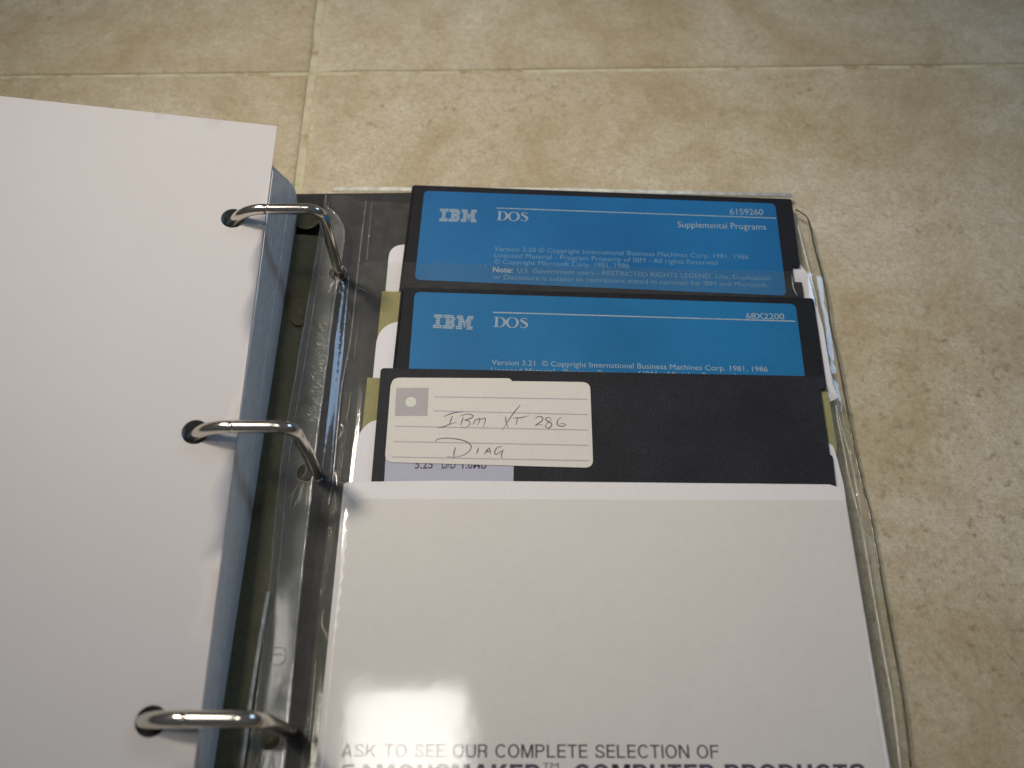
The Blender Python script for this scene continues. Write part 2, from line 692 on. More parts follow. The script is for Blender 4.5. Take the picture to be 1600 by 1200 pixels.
# board: dark cover that shows between the stack on the left and the sleeves on the right
P0 = at(465, 303, 2.4)
P1 = at(640, 301, 2.4)
brd = rounded([(XL, -22), (60, -22), (60, P1[1] - 1.5), (P1[0], P1[1]), (P0[0], P0[1]), (XL, P0[1] + 1)], [3, 3, 3, 0, 0, 3])
link('cover_board', sheet(brd, 2.4, 2.2), M['board'], binder)


def plate_top(x):
    t = (x + 74.5) / 14.5
    return 2.6 + 3.1 * max(0.0, 1 - abs(t) ** 2.6)


# long metal cover of the ring mechanism, gently arched
me_pts = [(-89, 178), (-60, 178), (-60, 4), (-89, 4)]
link('mechanism_cover', sheet(rounded(me_pts, 6, 8), lambda x, y: plate_top(x) + (0.35 if -79 < x < -71 else 0), 0.8, grid=1.7), M['plate'], binder)
for yy in (157.5, 148.0):
    pass
for (u, v) in ((480, 341), (466, 500)):
    x, y = at(u, v, 6.2)
    rr = 4.4 if v < 400 else 1.9
    link('rivet', tube([(x, y, 5.6), (x, y, 6.1), (x, y, 6.25)], lambda t, r=rr: r * (1.0 if t < .6 else .9), 24), M['plate'], binder)
    me = tube([(x + rr * math.cos(a), y + rr * math.sin(a), 6.2) for a in [2 * math.pi * q / 28 for q in range(29)]], 0.28, 6)
    link('rivet_rim', me, M['rivet'], binder)

RY = [162.0, 91.3, 20.0]
RR = [1.62, 1.75, 1.95]
RTOP = 40.0


def ring_mesh(y, r):
    pts = []
    # right leg, leaning a little outward at its foot
    pts += [(-57.6, y - .3, 1.5), (-57.4, y - .2, 8), (-57.1, y, 20), (-57.0, y, 30)]
    cx, cz, rb = -61.2, RTOP - 4.2, 4.2
    for a in range(0, 91, 10):
        A = math.radians(a)
        pts.append((cx + rb * math.cos(A), y, cz + rb * math.sin(A)))
    for x in (-63, -66, -69, -72):
        pts.append((x, y, RTOP))
    pts += [(-72.6, y, RTOP), (-72.9, y, RTOP), (-73.2, y, RTOP), (-73.7, y, RTOP - .02)]
    cx, cz = -74.0, RTOP - 19
    for a in range(93, 186, 6):
        A = math.radians(a)
        pts.append((cx + 14.5 * math.cos(A), y, cz + 19 * math.sin(A)))
    pts += [(-88.6, y, 12), (-88.2, y, 3.0)]
    path = pts
    n = len(path)

    def rad(t):
        i = round(t * (n - 1))
        x, z = path[i][0], path[i][2]
        if abs(x + 72.9) < .05 and z > 30:
            return r * 0.86
        return r
    return tube(path, rad, 20)


for y, r in zip(RY, RR):
    link('ring', ring_mesh(y, r), M['chrome'], binder)

# ================================================================== LEFT STACK AND WHITE PAGE
K = 0.12
PX0, PZ0 = -78.0, 34.6


def page_z(x, y):
    return PZ0 + K * (PX0 - x)


def at_page(u, v):
    z = PZ0
    for _ in range(50):
        x, y = at(u, v, z)
        z = page_z(x, y)
    return x, y


pA = at_page(433, 197)
pC = at_page(303, 1200)
pB = at_page(0, 150)
ed = (Vector(pC) - Vector(pA)).normalized()
pBot = Vector(pC) + ed * 30
tp = (Vector(pB) - Vector(pA)).normalized()
pTL = Vector(pA) + tp * 140
pBL = pBot + tp * 140
white_page = thing('paper_sheet', 'blank white paper sheet lying on top of the left stack, held by the rings', 'paper sheet', (pA[0], pA[1], 34))
hl = []
for (u, v), yy in zip(((364, 341), (305, 675), (236, 1127)), RY):
    x, y = at_page(u, v)
    hl.append((x, y))
holes = [circle(x, y, 3.5, 28) for x, y in hl]
link('sheet', sheet([pA, tuple(pTL), tuple(pBL), tuple(pBot)], lambda x, y: page_z(x, y) + 0.02 * noise.noise(Vector((x * .02, y * .02, 1))), 0.14, holes, grid=9), M['paper'], white_page)

wad = thing('page_stack', 'thick stack of bluish vinyl pages with rounded corners under the white sheet', 'stack of pages', (-120, 91, 3))
topR = [at(431, 246, 33.5), at(303, 1200, 33.5)]
botR = [at(466, 281, 14), at(325, 1200, 14)]
NS = 34
for i in range(NS):
    f = i / (NS - 1)
    z0 = 3.2 + f * (PZ0 - 0.5 - 3.2)
    kk = K * f
    g = max(0.0, (z0 - 14) / (33.5 - 14))
    inset = 0.0 if z0 >= 14 else (14 - z0) * 0.16
    jit = random.uniform(-.06, .06) + (.25 if i == 17 else 0)
    a = Vector(botR[0]).lerp(Vector(topR[0]), g) + Vector((-inset + jit, 0))
    b = Vector(botR[1]).lerp(Vector(topR[1]), g) + Vector((-inset + jit, 0))
    dd = (b - a).normalized()
    nn = Vector((-dd.y, dd.x)) * -1
    if nn.x > 0:
        nn = -nn
    low = b + dd * 26
    a2 = a
    ol = rounded([tuple(a2), tuple(a2 + nn * 138), tuple(low + nn * 138), tuple(low)], [7.5, 5, 5, 5], 7)
    hs = [circle(x - (1 - f) * 1.5, y, 3.9, 16) for x, y in hl]
    zf = (lambda x, y, z0=z0, kk=kk: z0 + kk * (PX0 - x))
    link('page', sheet(ol, zf, 0.86, hs), M['wad'], wad)

# ================================================================== CLEAR VINYL DISK PAGE ON THE RIGHT
FR_LOW = 60


def base_z(x, y):
    t = min(1.0, max(0.0, (x + 57.6) / 5.0))
    s = t * t * (3 - 2 * t)
    w = 0.16 * noise.noise(Vector((x * .10, y * .035, 3.3)))
    return 6.6 - 3.0 * s + w


back = thing('vinyl_sheet', 'clear vinyl sheet whose pale welded hem shows just above the top floppy disk', 'vinyl sheet', (0, 90, 3))
b_out = ats([(520, 294), (880, 296), (1236, 304)], 2.9)
bl, br_ = b_out[0], b_out[-1]
link('film', sheet([bl, b_out[1], br_, (br_[0] + .5, -14), (bl[0] - 1, -14)], 2.9, 0.2), M['film'], back)
hem = tube([(bl[0], bl[1] - .5, 3.1), (b_out[1][0], b_out[1][1] - .5, 3.1), (br_[0], br_[1] - .5, 3.1)], 1.0, 10, 0.35)
link('hem', hem, M['hem'], back)

vp = thing('disk_holder_page', 'clear vinyl disk holder page with punched binding strip, right of the rings', 'vinyl page', (0, 90, 4))
Aln = [(508, 305), (489, 420), (465, 560), (436, 740), (423, 890), (406, 1040), (388, 1200)]
A3 = [Vector(at(u, v, 6.4)) for u, v in Aln]
Rln = [(1243, 328), (1262, 343), (1272, 385), (1289, 450), (1298, 510), (1309, 560), (1320, 620), (1331, 680), (1344, 745), (1360, 810), (1385, 950), (1410, 1090), (1423, 1200)]
R3 = [Vector(at(u, v, 3.6)) for u, v in Rln]
hole_px = [(529, 432), (481, 742), (424, 1154)]
HO = [at(u, v, 5.0) for u, v in hole_px]
base_out = [tuple(p) for p in A3] + [(A3[-1].x, -16), (R3[-1].x, -16)] + [tuple(p) for p in reversed(R3)] + [at(640, 317, 3.7)]
vholes = [circle(x, y, 2.9, 24) for x, y in HO]
link('backing_film', sheet(base_out, base_z, 0.22, vholes, grid=1.5), M['film'], vp)

# binding strip: a second layer between the left edge and the first weld, rounded at its top
Bln = [(539, 372), (531, 430), (520, 505), (507, 610), (497, 690), (487, 780), (476, 880), (465, 990), (455, 1100), (446, 1200)]
B3 = [Vector(at(u, v, 5.0)) for u, v in Bln]
strip_out = [tuple(A3[0] + Vector((.6, -1.0)))] + [tuple(p + Vector((.6, 0))) for p in A3[1:]] + [(A3[-1].x, -15), (B3[-1].x, -15)] + [tuple(p) for p in reversed(B3)] + \
            [at(533, 350, 5), at(522, 336, 5), at(512, 328, 5.5)]
zst = lambda x, y: base_z(x, y) + 0.42 + 0.12 * noise.noise(Vector((x * .2, y * .05, 7)))
link('binding_strip', sheet(strip_out, zst, 0.3, vholes, grid=2.6), M['strip'], vp)
hole2 = [circle(x - 2.6, y + .4, 2.9, 20) for x, y in HO]


def bead(pxs, z, r, mat='bead', flat=.6, name='weld_seam', wob=0.12, seg=8):
    P3 = [Vector((*at(u, v, z), 0)) for u, v in pxs]
    pts = smooth_line(P3, 10)
    out = []
    for i, p in enumerate(pts):
        w = wob * noise.noise(Vector((i * .35, r * 10, z)))
        out.append((p.x + w, p.y, base_z(p.x, p.y) + .35 + (z - 4.0) * 0 + w))
    return link(name, tube(out, r, seg, flat), M[mat], vp)


bead([(u + 0, v) for u, v in [(512, 328), (522, 336), (533, 350)] + Bln], 5.0, 0.42, name='strip_edge')
bead([(510, 306), (491, 420), (467, 560), (438, 740), (425, 890), (408, 1040), (390, 1200)], 6.4, 0.28, name='outer_edge')
bead([(514, 318), (500, 420), (478, 560), (452, 720), (437, 890), (420, 1040), (403, 1200)], 6.2, 0.22)
bead([(572, 313), (566, 360), (558, 430), (547, 530), (533, 610), (521, 740), (513, 790)], 4.2, 0.26)
bead([(581, 315), (573, 405)], 4.2, 0.18)
bead([(560, 500), (553, 560)], 4.2, 0.12)
bead([(548, 612), (541, 660)], 4.2, 0.14, 'crease_glint')
bead([(420, 925), (411, 975), (395, 1075), (378, 1200)], 6.6, 0.55, 'hem', .4)
bead([(413, 955), (404, 1010), (387, 1110), (372, 1200)], 6.6, 0.18)
# outer right edge and inner weld of the holder
bead(Rln, 3.7, 0.36, 'dark_edge', .6, 'outer_edge', .05)
bead([(u - 16, v + 8) for u, v in Rln[1:]], 3.7, 0.22, 'hem', .5)
# hole rims
for x, y in HO:
    zc = base_z(x, y) + .5
    link('hole_rim', tube([(x + 3.0 * math.cos(a), y + 3.0 * math.sin(a), zc) for a in [2 * math.pi * q / 28 for q in range(29)]], 0.16, 6), M['bead'], vp)
for (x, y), dx in zip(HO, (-4.2, -2.7, -2.2)):
    zc = base_z(x + dx, y) + .62
    link('hole_rim', tube([(x + dx + 2.7 * math.cos(a), y + .6 + 2.6 * math.sin(a), zc) for a in [2 * math.pi * q / 28 for q in range(29)]], 0.12, 6), M['bead'], vp)
# raised pale slivers under the holes, standing in for glints of focused light
rc = random.Random(4)
for (x, y), n_, sc in zip(HO, (4, 9, 8), (.6, 1, 1)):
    for q in range(n_):
        dx = rc.uniform(-4.5, 3) * sc
        y1 = y - 3.0 - rc.uniform(0, 1.5)
        ln = rc.uniform(3, 9) * sc
        pts = [(x + dx * .5, y1, 0), (x + dx * .8 + rc.uniform(-.6, .6), y1 - ln * .5, 0), (x + dx * .9 - .6, y1 - ln, 0)]
        pts = [(p[0], p[1], base_z(p[0], p[1]) + .55) for p in smooth_line(pts, 5)]
        link('crinkle_glint', tube(pts, lambda t: 0.05 + .22 * math.sin(math.pi * t), 6, .5), M['crease_glint'], vp)

# illegible stamped lettering along the strip, as raised scuffed marks
re_ = random.Random(11)
bm_all = []
yy_px = 508
while yy_px < 662:
    t = (yy_px - 508) / 154
    cu = 507 - 21 * t
    for q in range(3):
        u0 = cu + re_.uniform(-9, 8)
        ang = re_.uniform(-.9, -.2)
        Lp = re_.uniform(4, 10)
        p = at(u0, yy_px + re_.uniform(-3, 3), 5.4)
        q2 = at(u0 + Lp * math.cos(ang), yy_px - Lp * math.sin(ang) * 1.1, 5.4)
        pm = ((p[0] + q2[0]) / 2 + re_.uniform(-.3, .3), (p[1] + q2[1]) / 2)
        bm_all.append([p, pm, q2])
    yy_px += 5.2
bm = bmesh.new()
for st in bm_all:
    pts = [(p[0], p[1], base_z(p[0], p[1]) + .55) for p in smooth_line([(a[0], a[1], 0) for a in st], 3)]
    me = tube(pts, lambda t: .05 + .13 * math.sin(math.pi * t), 5, .6)
    bm.from_mesh(me)
me = bpy.data.meshes.new('m')
bm.to_mesh(me)
bm.free()
em = link('embossed_lettering', me, M['crease_glint'], vp)
# small oval stamp near the lowest ring
ox, oy = at(437, 1027, 5.6)
zc = base_z(ox, oy) + .55
link('oval_stamp', tube([(ox + 2.0 * math.cos(a), oy + 2.4 * math.sin(a), zc) for a in [2 * math.pi * q / 28 for q in range(29)]], 0.17, 6), M['crease_glint'], vp)
sq = []
for dx, dy in ((-.8, .3), (0, .3), (.8, .3)):
    sq.append([(ox + dx - .25, oy + dy - .35, zc), (ox + dx - .2, oy + dy + .45, zc), (ox + dx + .25, oy + dy + .3, zc)])
bm = bmesh.new()
for st in sq:
    bm.from_mesh(tube(st, .13, 5))
me = bpy.data.meshes.new('m')
bm.to_mesh(me)
bm.free()
link('stamp_mark', me, M['crease_glint'], vp)


def pocket(left_px, right_px, top_px, z, mat, bottom=-12):
    """front film of one pocket: rises from the backing at the side welds over what it holds"""
    L = [Vector(at(u, v, 4.2)) for u, v in left_px]
    R = [Vector(at(u, v, 4.2)) for u, v in right_px]
    tl, tr = Vector(at(*top_px[0], z)), Vector(at(*top_px[1], z))

    def lx(y):
        return L[0].x + (L[-1].x - L[0].x) * (y - L[0].y) / (L[-1].y - L[0].y)

    def rx(y):
        return R[0].x + (R[-1].x - R[0].x) * (y - R[0].y) / (R[-1].y - R[0].y)

    def zf(x, y):
        dl = (x - lx(y)) / 5.0
        dr = (rx(y) - x) / 6.0
        t = max(0.0, min(1.0, dl, dr))
        s = t * t * (3 - 2 * t)
        edge = 1 - s
        w = (0.012 + .35 * edge * s * 4) * noise.noise(Vector((x * .08, y * .06, z)))
        return 4.1 + (z - 4.1) * s + w
    ol = [(lx(tl.y), tl.y - 1.0), (tl.x, tl.y), (tr.x, tr.y), (rx(tr.y), tr.y - 1.0), (rx(bottom), bottom), (lx(bottom), bottom)]
    return link('pocket_film', sheet(ol, zf, 0.1, grid=2.2), mat, vp), zf


# ================================================================== SLEEVES AND DISKS
ZS1, ZD1, ZP1 = 4.25, 5.55, 5.92
ZS2B, ZS2F, ZD2, ZP2 = 6.08, 6.25, 7.50, 7.88
ZS3B, ZS3F, ZD3, ZFR, ZP3 = 8.04, 8.22, 9.45, 9.78, 10.05


def slv(name, label, pts, z, mat, radii, part, thick=.14, grid=None, root=None, zf=None):
    r = root or thing(name, label, 'paper sleeve', (*pts[0], z), None)
    link(part, sheet(rounded(pts, radii, 9), zf or z, thick, grid=grid), mat, r)
    return r


# sleeve of the topmost disk
p = [at(609, 381, ZS1), at(1250, 412, ZS1), at(1262, 428, ZS1), at(1272, 466, ZS1), (92, 130), (92, 45), (at(597, 455, ZS1)[0], 45)]
s1 = slv('paper_sleeve', 'white paper sleeve showing its rounded corner left of the topmost floppy disk', p, ZS1, M['sleeve'], [5.5, 1, 3, 0, 0, 0, 0], 'front_panel')
# sleeve of the middle disk
p = [at(597, 455, ZS2B), at(1270, 470, ZS2B), (92, 140), (92, 20), (at(576, 585, ZS2B)[0], 20)]
s2 = slv('paper_sleeve', 'white and tan paper sleeve showing left of the middle floppy disk', p, ZS2B, M['tan'], 0, 'back_panel')
p = [at(591, 503, ZS2F), at(1276, 478, ZS2F), at(1286, 510, ZS2F), at(1294, 560, ZS2F), at(1301, 600, ZS2F), at(1310, 621, ZS2F), (93, 112), (93, 20), (at(576, 585, ZS2F)[0], 20)]
slv('', '', p, ZS2F, M['sleeve'], [9, 1, 3, 6, 3, .6, 0, 0, 0], 'front_panel', root=s2)
# sleeve of the lowest disk
p = [at(574, 590, ZS3B), at(1293, 608, ZS3B), at(1300, 650, ZS3B), at(1308, 700, ZS3B), (94, 90), (94, -5), (at(548, 755, ZS3B)[0], -5)]
s3 = slv('paper_sleeve', 'white paper sleeve printed ASK TO SEE OUR COMPLETE SELECTION OF, covering the lowest floppy disk', p, ZS3B, M['tan'], 0, 'back_panel')
p = [at(562, 652, ZS3F), at(1292, 690, ZS3F), at(1302, 697, ZS3F), at(1309, 720, ZS3F), at(1318, 757, ZS3F), (95, -8), (at(538, 760, ZS3F)[0], -8)]
slv('', '', p, ZS3F, M['sleeve'], [9, 1, 2, 3, 0, 0, 0], 'side_flap', root=s3)
fl = [(537, 756), (545, 753), (700, 751), (1000, 754), (1296, 757), (1312, 762), (1320, 775)]
fr = [at(u, v, ZFR) for u, v in fl]
R1 = at(1390, 1200, ZFR)
L1 = at(493, 1200, ZFR)
frz = lambda x, y: ZFR + 0.18 * noise.noise(Vector((x * .018, y * .02, 5))) - 0.0
p = fr + [R1, (R1[0], -9), (L1[0] - .2, -9), L1]
link('front_panel', sheet(p, ZFR, 0.16, grid=None), M['printed'], s3)


def block_text(body, s, e, top, z, mat, parent, w=.13, gap=.12):
    """plain grotesque capitals drawn from strokes; baseline from photo point s to e"""
    glyphs = []

    def build(ch):
        P_ = []

        def box(x0, y0, x1, y1):
            P_.append([(x0, y0), (x1, y0), (x1, y1), (x0, y1)])

        def diag(x0, y0, x1, y1, k=1.0):
            h = w * k * math.hypot(x1 - x0, y1 - y0) / abs(y1 - y0) / 2
            P_.append([(x0 - h, y0), (x0 + h, y0), (x1 + h, y1), (x1 - h, y1)])

        def arc(cx, cy, rx, ry, a0, a1, n=14):
            for q in range(n):
                t0 = math.radians(a0 + (a1 - a0) * q / n)
                t1 = math.radians(a0 + (a1 - a0) * (q + 1) / n)
                P_.append([(cx + rx * math.cos(t0), cy + ry * math.sin(t0)), (cx + rx * math.cos(t1), cy + ry * math.sin(t1)),
                           (cx + (rx - w) * math.cos(t1), cy + (ry - w) * math.sin(t1)), (cx + (rx - w) * math.cos(t0), cy + (ry - w) * math.sin(t0))])
        if ch == 'A':
            diag(w * .55, 0, .36, 1)
            diag(.72 - w * .55, 0, .36, 1)
            box(.17, .25, .55, .25 + w * .85)
            return P_, .72
        if ch == 'S':
            pts = [(.07, .30), (.10, .13), (.32, .065), (.53, .12), (.56, .28), (.46, .42), (.32, .49), (.17, .56), (.10, .70), (.14, .86), (.32, .935), (.50, .88), (.545, .72)]
            P_.extend(ribbon_quads(smooth_line([Vector(q) for q in pts], 4), lambda t, tt: w))
            return P_, .63
        if ch == 'K':
            box(0, 0, w, 1)
            diag(w, .34, .58, 1)
            diag(.62, 0, .27, .60)
            return P_, .69
        if ch == 'T':
            box(0, 1 - w, .62, 1)
            box(.31 - w / 2, 0, .31 + w / 2, 1 - w)
            return P_, .62
        if ch == 'O':
            arc(.38, .5, .38, .52, 0, 360, 32)
            return P_, .76
        if ch == 'C':
            arc(.38, .5, .38, .52, 38, 322, 26)
            return P_, .70
        if ch in 'EFL':
            box(0, 0, w, 1)
            if ch != 'F':
                box(w, 0, .54, w)
            if ch != 'L':
                box(w, 1 - w, .56, 1)
                box(w, .5 - w * .4, .52, .5 + w * .6)
            return P_, .56
        if ch == 'U':
            box(0, .34, w, 1)
            box(.66 - w, .34, .66, 1)
            arc(.33, .34, .33, .36, 180, 360, 16)
            return P_, .66
        if ch == 'D':
            box(0, 0, w, 1)
            box(w, 0, .33, w)
            box(w, 1 - w, .33, 1)
            arc(.33, .5, .36, .5, -90, 90, 18)
            return P_, .69
        if ch in 'PR':
            box(0, 0, w, 1)
            box(w, 1 - w, .36, 1)
            box(w, .42, .36, .42 + w)
            arc(.36, .71, .26, .29, -90, 90, 14)
            if ch == 'R':
                box(.60 - w, 0, .60, .30)
                box(.40, .30, .60, .44)
            return P_, .64
        if ch == 'M':
            box(0, 0, w, 1)
            box(.80 - w, 0, .80, 1)
            diag(.40, 0, w * .75, 1)
            diag(.40, 0, .80 - w * .75, 1)
            return P_, .80
        if ch == 'N':
            box(0, 0, w, 1)
            box(.68 - w, 0, .68, 1)
            diag(.68 - w * .6, 0, w * .6, 1)
            return P_, .68
        if ch == 'I':
            box(0, 0, w, 1)
            return P_, w
        return P_, .26
    x = 0.0
    for ch in body:
        P_, wd = build(ch)
        glyphs.append((x, P_))
        x += wd + gap
    total = x - gap
    fm = frame_map(s, e, top, z)
    polys = []
    for gx, P_ in glyphs:
        for pl in P_:
            polys.append([fm((gx + px) / total, py) for px, py in pl])
    return link('printed_text', polys_mesh(polys, z + .02), mat, parent)


block_text('ASK TO SEE OUR COMPLETE SELECTION OF', (533, 1183), (1124, 1185), 1162, ZFR, M['ink_purple'], s3)
block_text('FAMOUSMAKER', (533, 1222), (844, 1222), 1194, ZFR, M['ink_purple'], s3, w=.2, gap=.1)
print_text('TM', (848, 1201), (873, 1201), 1192, ZFR, M['ink_purple'], s3, bold=0.0)
block_text('COMPUTER PRODUCTS', (897, 1222), (1354, 1222), 1194, ZFR, M['ink_purple'], s3, w=.2, gap=.1)


def disk(label, tl, tr, rdir, z, mat, notch=None, step=None, corner=1.2):
    """5.25 inch floppy: square jacket with folded edges"""
    A = Vector(at(*tl, z))
    B = Vector(at(*tr, z))
    d = (B - A).normalized()
    dn = Vector((d.y, -d.x))
    S = 133.3
    W = (B - A).length
    # jacket outline, clockwise from top left
    a = A
    pts = [tuple(A), tuple(B)]
    rad = [corner, corner]
    if notch:
        n0, n1, dep = notch
        for q in ((n0, 0), (n0, dep), (n1, dep), (n1, 0)):
            pp = B + dn * q[0] - d * q[1]
            pts.append(tuple(pp))
            rad.append(0.3)
    pts += [tuple(B + dn * S), tuple(A + dn * S)]
    rad += [corner, corner]
    root = thing('floppy_disk', label, 'floppy disk', (A.x, A.y, z), 'floppy disks in the vinyl page')
    ol = rounded(pts, rad, 4)
    link('jacket', sheet(ol, z, 1.15), mat, root)
    # folded flap seam lines along the sides: a slightly raised rim
    rim = tube([(A.x + dn.x * 1.2 + d.x * .7, A.y + dn.y * 1.2 + d.y * .7, z - .04), (A.x + dn.x * 130, A.y + dn.y * 130, z - .04)], .3, 6, .4)
    link('folded_edge', rim, mat, root)
    return root, A, d, dn


d1, A1, dv1, dn1 = disk('topmost floppy disk with blue label reading Supplemental Programs', (644, 289), (1237, 311), 0, ZD1, M['jacket'], notch=(28.3, 34.6, 2.6))
d2, A2, dv2, dn2 = disk('middle floppy disk with blue label numbered 68X2200', (627, 449), (1271, 466), 0, ZD2, M['jacket'])
# lowest disk: right side traced, slightly wider below its notch edge
z = ZD3
root3 = thing('floppy_disk', 'lowest floppy disk with handwritten label IBM XT 286 Diag', 'floppy disk', (*at(594, 576, z), z), 'floppy disks in the vinyl page')
ol = [at(595, 575, z), at(1288, 588, z), at(1291, 607, z), at(1282, 608, z), at(1297, 711, z), at(1301, 712, z), at(1306, 756, z)]
x1 = ol[-1][0]
ol += [(x1 - .2, -6), (at(577, 748, z)[0], -6)]
link('jacket', sheet(rounded(ol, [1.2, 1.2, .2, .2, .2, .2, 0, 0, 0], 4), z, 1.15), M['jacket_grey'], root3)


def label_sheet(pxs, z, r, mat, root, name='label', thick=.1):
    return link(name, sheet(rounded(ats(pxs, z), r, 6), z, thick), mat, root)


# ---- disk 1 label
Z = ZD1 + .12
label_sheet([(663, 298), (1211, 318), (1229, 462), (648, 437)], Z, 2.0, M['blue'], d1)
IBM = [[(0, 9)], [(0, 9)], [(2.5, 6.5)], [(2.5, 6.5)], [(2.5, 6.5)], [(2.5, 6.5)], [(0, 9)], [(0, 9)]]
IB = [[(10, 20)], [(10, 21.5)], [(12.5, 16.5), (18, 22)], [(12.5, 21)], [(12.5, 21)], [(12.5, 16.5), (18, 22)], [(10, 21.5)], [(10, 20)]]
IM = [[(23.3, 29.3), (34, 40)], [(23.3, 29.9), (33.4, 40)], [(25.3, 30.5), (32.8, 38)], [(25.3, 38)], [(25.3, 29.3), (30, 33.3), (34, 38)],
      [(25.3, 29.3), (30.6, 32.7), (34, 38)], [(23.3, 29.3), (31.2, 32.1), (34, 40)], [(23.3, 29.3), (34, 40)]]


def logo(s, e, top, z, root, mat):
    fm = frame_map(s, e, top, z)
    polys = []
    for letter in (IBM, IB, IM):
        for row, spans in enumerate(letter):
            y1 = 1 - row / 8
            y0 = y1 - 0.094
            for a, b in spans:
                polys.append([fm(a / 40, y0), fm(b / 40, y0), fm(b / 40, y1), fm(a / 40, y1)])
    link('printed_logo', polys_mesh(polys, z + .02), mat, root)


def dos(s, e, top, z, root, mat):
    fm = frame_map(s, e, top, z)
    polys = []

    def box(x0, y0, x1, y1):
        polys.append([fm(x0, y0), fm(x1, y0), fm(x1, y1), fm(x0, y1)])

    def ell(cx, cy, rx, ry, ix, iy, a0, a1, n=22):
        for k in range(n):
            t0 = a0 + (a1 - a0) * k / n
            t1 = a0 + (a1 - a0) * (k + 1) / n
            polys.append([fm(cx + rx * math.cos(t0), cy + ry * math.sin(t0)), fm(cx + rx * math.cos(t1), cy + ry * math.sin(t1)),
                          fm(cx + ix * math.cos(t1), cy + iy * math.sin(t1)), fm(cx + ix * math.cos(t0), cy + iy * math.sin(t0))])
    # D
    box(0.0, 0, .17, .05)
    box(0.0, .95, .17, 1.0)
    box(0.045, .05, .115, .95)
    ell(.16, .5, .19, .5, .115, .45, -math.pi / 2, math.pi / 2)
    # O
    ell(.53, .5, .185, .52, .115, .46, 0, 2 * math.pi, 32)
    # S
    S_pts = [(.945, .70), (.94, .86), (.87, .965), (.80, .90), (.78, .75), (.85, .60), (.92, .45), (.955, .28), (.91, .08), (.84, .03), (.78, .12), (.765, .30)]
    pts = [fm(x, y) for x, y in S_pts]
    pts = smooth_line([Vector(p_) for p_ in pts], 6)
    u1 = (Vector(fm(1, 0)) - Vector(fm(0, 0))).length
    for qd in ribbon_quads(pts, lambda t, tt: u1 * (.022 + .055 * math.exp(-((t - .5) / .17) ** 2))):
        polys.append(qd)
    box(.94, .68, .955, .98)
    box(.757, .02, .772, .34)
    link('printed_title', polys_mesh(polys, z + .02), mat, root)


def rule(s, e, hpx, z, root, mat, name='printed_rule'):
    a = at(*s, z)
    b = at(*e, z)
    d = (Vector(b) - Vector(a)).normalized()
    n_ = Vector((-d.y, d.x)) * hpx / 2 * .2
    a, b = Vector(a), Vector(b)
    link(name, polys_mesh([[tuple(a - n_), tuple(b - n_), tuple(b + n_), tuple(a + n_)]], z + .015), mat, root)


Z1 = Z
logo((686, 346), (744, 348), 326, Z1, d1, M['ink_silver'])
dos((776, 344), (826, 346), 330, Z1, d1, M['ink_silver'])
rule((776, 325), (1213, 341), 1.9, Z1, d1, M['ink_silver'])
print_text('6159260', (1141, 335), (1193, 336), 326, Z1, M['ink_silver'], d1, bold=.0)
print_text('Supplemental Programs', (1059, 355), (1197, 359), 346, Z1, M['ink_silver'], d1)
print_text('Version 3.20 \u00a9 Copyright International Business Machines Corp. 1981, 1986', (772, 392), (1170, 405), 385, Z1, M['ink_faint'], d1)
print_text('Licensed Material - Program Property of IBM - All rights Reserved', (772, 402), (1121, 414), 395, Z1, M['ink_faint'], d1)
print_text('\u00a9 Copyright Microsoft Corp. 1981, 1986', (772, 412), (983, 419), 405, Z1, M['ink_faint'], d1)
print_text('Note:', (770, 425), (801, 426), 417, Z1, M['ink_silver'], d1, bold=.02)
print_text('U.S. Government users - RESTRICTED RIGHTS LEGEND. Use, Duplication', (808, 426), (1204, 438), 419, Z1, M['ink_faint'], d1)
print_text('or Disclosure is subject to restrictions stated in contract for IBM and Microsoft', (770, 436), (1199, 449), 429, Z1, M['ink_faint'], d1)

# ---- disk 2 label
Z = ZD2 + .12
p1, p2 = Vector(at(648, 456, Z)), Vector(at(1243, 475, Z))
p3 = Vector(at(1257, 592, Z))
p4 = Vector(at(638, 577, Z))
link('label', sheet(rounded([tuple(p1), tuple(p2), tuple(p3 + Vector((0, -7))), tuple(p4 + Vector((0, -9)))], 2.0, 6), Z, .1), M['blue2'], d2)
logo((676, 513), (738, 516), 491, Z, d2, M['ink_silver'])
dos((771, 511), (826, 513), 495, Z, d2, M['ink_silver'])
rule((770, 488), (1243, 502), 2.3, Z, d2, M['ink_silver'])
print_text('68X2200', (1166, 498), (1226, 499), 489, Z, M['ink_silver'], d2, bold=.01)
print_text('Version 3.21  \u00a9 Copyright International Business Machines Corp. 1981, 1986', (768, 570), (1200, 581), 562, Z, M['ink_silver'], d2)
print_text('Licensed Material - Program Property of IBM - All rights Reserved', (767, 582), (1150, 592), 574, Z, M['ink_silver'], d2)

# ---- disk 3 labels
Z = ZD3 + .10
label_sheet([(603, 705), (803, 705), (802, 760), (600, 760)], Z, 0, M['grey_label'], root3, 'lower_label')
print_text('5.25', (648, 732), (676, 732), 719, Z, M['ink_dark'], root3, bold=.02)
print_text('D/D', (690, 732), (712, 732), 719, Z, M['ink_dark'], root3, bold=.02)
print_text('1.6MB', (722, 732), (760, 732), 719, Z, M['ink_dark'], root3, bold=.02)
Z = ZD3 + .22
label_sheet([(612, 590), (797, 591), (803, 600), (920, 600), (925, 729), (603, 722)], Z, [2.6, 1.6, 0, 2.6, 2.6, 2], M['label'], root3, 'label_underlayer')
Z = ZD3 + .34
label_sheet([(611, 593), (922, 597), (927, 731), (601, 722)], Z, 2.6, M['label'], root3, 'label')
fq = ats([(619, 606), (670, 606), (668, 650), (617, 650)], Z)
link('printed_square', polys_mesh([fq], Z + .015), M['label_grey'], root3)
cx, cy = at(642, 628, Z)
